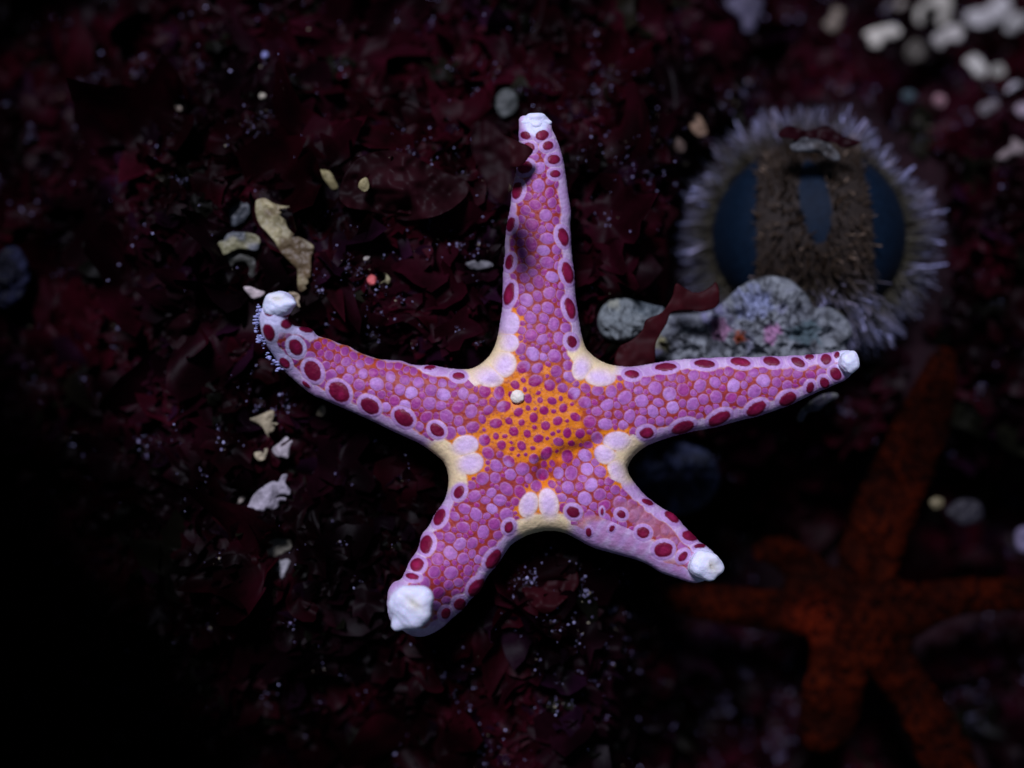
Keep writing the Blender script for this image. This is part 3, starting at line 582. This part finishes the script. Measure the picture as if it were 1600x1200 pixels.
# =========================================================== ADDED WALL, unseen left of the view, put in to shade the bed
wy = np.linspace(-16, 24, 90); wt = np.linspace(0, 1, 60)
WY, WT = np.meshgrid(wy, wt)
edge = np.interp(WY, [-14, 0, 2.2, 5.2, 8.2, 12.2, 20], [-6.6, -6.2, -6.7, -9.0, -10.9, -11.9, -12.4])
prof_x = np.interp(WT, [0, .35, .6, .72, .82, 1.0], [-8.0, -5.0, -1.2, 0.0, -1.0, -14.0]); prof_z = np.interp(WT, [0, .35, .6, .72, .82, 1.0], [-7.0, 2.0, 7.5, 9.6, 11.2, 13.0])
wn = fbm(WY/2.2+30, WT*9, 13, 5)-0.5
WX = edge + prof_x - 1.2*np.abs(wn)*2; WZ = prof_z + wn*2.0
wi = np.arange(WX.size).reshape(WX.shape)
WF = np.stack([wi[:-1, :-1], wi[:-1, 1:], wi[1:, 1:], wi[1:, :-1]], -1).reshape(-1, 4)
wc = mix((0.05, 0.03, 0.035), (0.10, 0.08, 0.09), sstep(.3, .7, wn+.5))
tag(build('added_shade_wall', np.stack([WX, WY, WZ], -1).reshape(-1, 3), WF, M_rock, wc.reshape(-1, 3)), 'added dark overhang out of view, put in to shade the left of the bed', 'rock wall')

# =========================================================== ALGAE CARPET
EX = []                                           # places kept free of tall blades (rocks, urchin, orange starfish)
def in_star(px, py, pad=0):
    j = ((px-SX0)/S.step).astype(int); i = ((py-SY0)/S.step).astype(int)
    ok = (i >= 0) & (j >= 0) & (i < SI.shape[0]) & (j < SI.shape[1])
    r = np.zeros(px.shape, bool); r[ok] = DIL[i[ok], j[ok]]; return r
DIL = S.ins.copy()
for _ in range(16):
    DIL[1:] |= DIL[:-1]; DIL[:-1] |= DIL[1:]; DIL[:, 1:] |= DIL[:, :-1]; DIL[:, :-1] |= DIL[:, 1:]
def blades(N, box, rmin, rmax, NR=6, NS=20, seed=1):
    g = np.random.default_rng(seed)
    cx = g.uniform(box[0], box[1], N); cy = g.uniform(box[2], box[3], N)
    rad = rmin + (rmax-rmin)*g.random(N)**1.7
    star_in = in_star(cx, cy)
    z = ground_z(cx, cy) + g.uniform(0.0, 0.45, N)
    z = np.where(star_in, np.minimum(z, -1.0), z); rad = np.where(star_in, np.minimum(rad, .3), rad)
    bad = (np.hypot((cx-1265)/240, (cy-375)/225) < 1) | ((cx > 1010) & (cx < 1340) & (cy > 440) & (cy < 560)) | ((cx > 930) & (cx < 1040) & (cy > 465) & (cy < 535))
    jj = ((cx-O.X[0, 0])/O.step).astype(int); ii = ((cy-O.Y[0, 0])/O.step).astype(int)
    ok = (ii >= 0) & (jj >= 0) & (ii < O.ins.shape[0]) & (jj < O.ins.shape[1])
    ob = np.zeros(N, bool); ob[ok] = ODIL[ii[ok], jj[ok]]
    bad |= ob
    k = ~bad; cx, cy, rad, z = cx[k], cy[k], rad[k], z[k]; N = len(cx)
    th = np.linspace(0, 2*math.pi, NS, endpoint=False)[None, None]; rr = np.linspace(0, 1, NR)[None, :, None]
    ph = g.uniform(0, 6.28, (N, 1, 1)); lob = g.integers(2, 6, (N, 1, 1))
    ph2 = g.uniform(0, 6.28, (N, 1, 1)); el = g.uniform(0.45, 1.0, (N, 1, 1)); hook = g.uniform(-1.2, 1.2, (N, 1, 1))
    prof = 1 + 0.30*np.sin(th*lob+ph) + 0.12*np.sin(th*(lob*2+1)+ph2)
    x = rr*prof*np.cos(th); y = rr*prof*np.sin(th)*el
    y = y + hook*0.5*x*x                                     # bends the blade into a tongue
    zz = g.uniform(-.7, .7, (N, 1, 1))*x*x + g.uniform(-.8, .8, (N, 1, 1))*y*y*1.2 + 0.17*rr**2*np.sin(th*g.integers(2, 6, (N, 1, 1))+ph2)
    tilt = g.normal(0, 0.5, (N, 1, 1)); yaw = g.uniform(0, 6.28, (N, 1, 1)); 
    yt = y*np.cos(tilt)-zz*np.sin(tilt); zt = y*np.sin(tilt)+zz*np.cos(tilt)
    xr = x*np.cos(yaw)-yt*np.sin(yaw); yr = x*np.sin(yaw)+yt*np.cos(yaw)
    r3 = rad[:, None, None]; z0 = z[:, None, None]
    Z = z0 + zt*r3; k3 = (D-z0)/D/100
    XX = (cx[:, None, None]-800)*k3 + xr*r3; YY = (600-cy[:, None, None])*k3 + yr*r3
    V = np.stack([XX, YY, Z], -1)
    # keep blades below the starfish
    kk = D/(D-V[..., 2])*100; vpx = 800+V[..., 0]*kk; vpy = 600-V[..., 1]*kk
    ci = np.clip(((vpy+350)/4).astype(int), 0, 474); cj = np.clip(((vpx+450)/4).astype(int), 0, 624)
    lim = CEIL[ci, cj]; V[..., 2] = np.where(V[..., 2] > lim-0.3, np.minimum(V[..., 2], lim - 0.02*g.random((N, 1, 1))), V[..., 2])
    id_ = np.arange(NR*NS).reshape(NR, NS); a = id_[:-1]; b = id_[1:]
    f = np.stack([a, b, np.roll(b, -1, 1), np.roll(a, -1, 1)], -1).reshape(-1, 4)
    F = (f[None]+(np.arange(N)*NR*NS)[:, None, None]).reshape(-1, 4)
    hue = g.random((N, 1, 1)) + 0*XX
    reg = fbm(cx/130., cy/130., 61, 3)[:, None, None] + 0*XX
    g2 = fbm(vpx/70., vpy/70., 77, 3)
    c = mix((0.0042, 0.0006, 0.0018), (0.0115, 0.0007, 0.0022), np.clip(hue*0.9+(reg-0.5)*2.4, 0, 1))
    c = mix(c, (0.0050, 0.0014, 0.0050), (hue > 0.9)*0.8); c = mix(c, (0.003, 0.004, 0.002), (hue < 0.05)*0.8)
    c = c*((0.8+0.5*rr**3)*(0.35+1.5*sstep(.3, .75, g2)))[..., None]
    dk = (1-0.5*sstep(600, 1000, cy)*sstep(1000, 450, cx))[:, None, None, None]   # light falloff painted into the blade colour on the lower left slope
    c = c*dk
    return V.reshape(-1, 3), F, c.reshape(-1, 3)
ODIL = O.ins.copy()
for _ in range(7):
    ODIL[1:] |= ODIL[:-1]; ODIL[:-1] |= ODIL[1:]; ODIL[:, 1:] |= ODIL[:, :-1]; ODIL[:, :-1] |= ODIL[:, 1:]
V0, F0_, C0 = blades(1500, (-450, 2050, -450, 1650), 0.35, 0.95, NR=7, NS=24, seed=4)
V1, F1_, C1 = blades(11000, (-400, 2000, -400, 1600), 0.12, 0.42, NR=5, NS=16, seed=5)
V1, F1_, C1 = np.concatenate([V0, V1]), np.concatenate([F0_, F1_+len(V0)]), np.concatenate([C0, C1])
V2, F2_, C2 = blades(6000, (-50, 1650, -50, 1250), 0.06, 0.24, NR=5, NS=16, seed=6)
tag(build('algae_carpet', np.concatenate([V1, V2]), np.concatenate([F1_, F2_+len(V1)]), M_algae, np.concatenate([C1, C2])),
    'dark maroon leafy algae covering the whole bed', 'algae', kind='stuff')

# sediment: tiny pale grains lying on the blades, in clusters
VA = np.concatenate([V1, V2])
kv = D/(D-VA[:, 2])*100; vx = 800+VA[:, 0]*kv; vy = 600-VA[:, 1]*kv
vis = (vx > -40) & (vx < 1640) & (vy > -40) & (vy < 1240) & ~in_star(vx, vy)
ti_ = np.clip(((vy+50)/8).astype(int), 0, 165); tj_ = np.clip(((vx+50)/8).astype(int), 0, 215)
TOP = np.full((166, 216), -99.0); np.maximum.at(TOP, (ti_, tj_), VA[:, 2])
vis &= VA[:, 2] > TOP[ti_, tj_]-0.06
cand = np.nonzero(vis)[0]
cl = fbm(vx[cand]/45., vy[cand]/45., 71, 3); pw = sstep(0.50, 0.75, cl)**1.5 + 0.012
for qx, qy, qr in ((930, 930, 55), (820, 900, 40), (640, 290, 45), (700, 335, 40), (560, 470, 50), (1230, 1090, 70), (1120, 1000, 60), (1000, 1010, 60), (440, 90, 50), (1000, 200, 60)):
    pw = pw + 1.3*np.exp(-((vx[cand]-qx)**2+(vy[cand]-qy)**2)/(2*qr**2))*sstep(.35, .6, fbm(vx[cand]/14., vy[cand]/14., 73, 3))
pw = pw*(1-0.75*sstep(600, 900, vy[cand])*sstep(700, 400, vx[cand])); pw /= pw.sum()
pick = rng.choice(cand, 4800, p=pw)
sz = 0.005+0.016*rng.random(4800)**4; sz[rng.random(4800) > 0.985] *= 1.8
pos = VA[pick] + np.c_[rng.normal(0, .04, (4800, 2)), np.full(4800, 0.02)]
shape = rng.uniform(.6, 1.5, (4800, 1, 3))
SV = IV1[None]*sz[:, None, None]*shape + pos[:, None]
SFc = (IF1[None]+(np.arange(4800)*len(IV1))[:, None, None]).reshape(-1, 3)
sc = mix((0.14, 0.12, 0.24), (0.50, 0.50, 0.80), rng.random(4800)**1.5); sc[rng.random(4800) > .9] = (0.35, 0.32, 0.22)
tag(build('sediment_grains', SV.reshape(-1, 3), SFc, M_speck, np.repeat(sc, len(IV1), 0)), 'tiny pale grains of sediment sprinkled over the algae', 'sediment', kind='stuff')
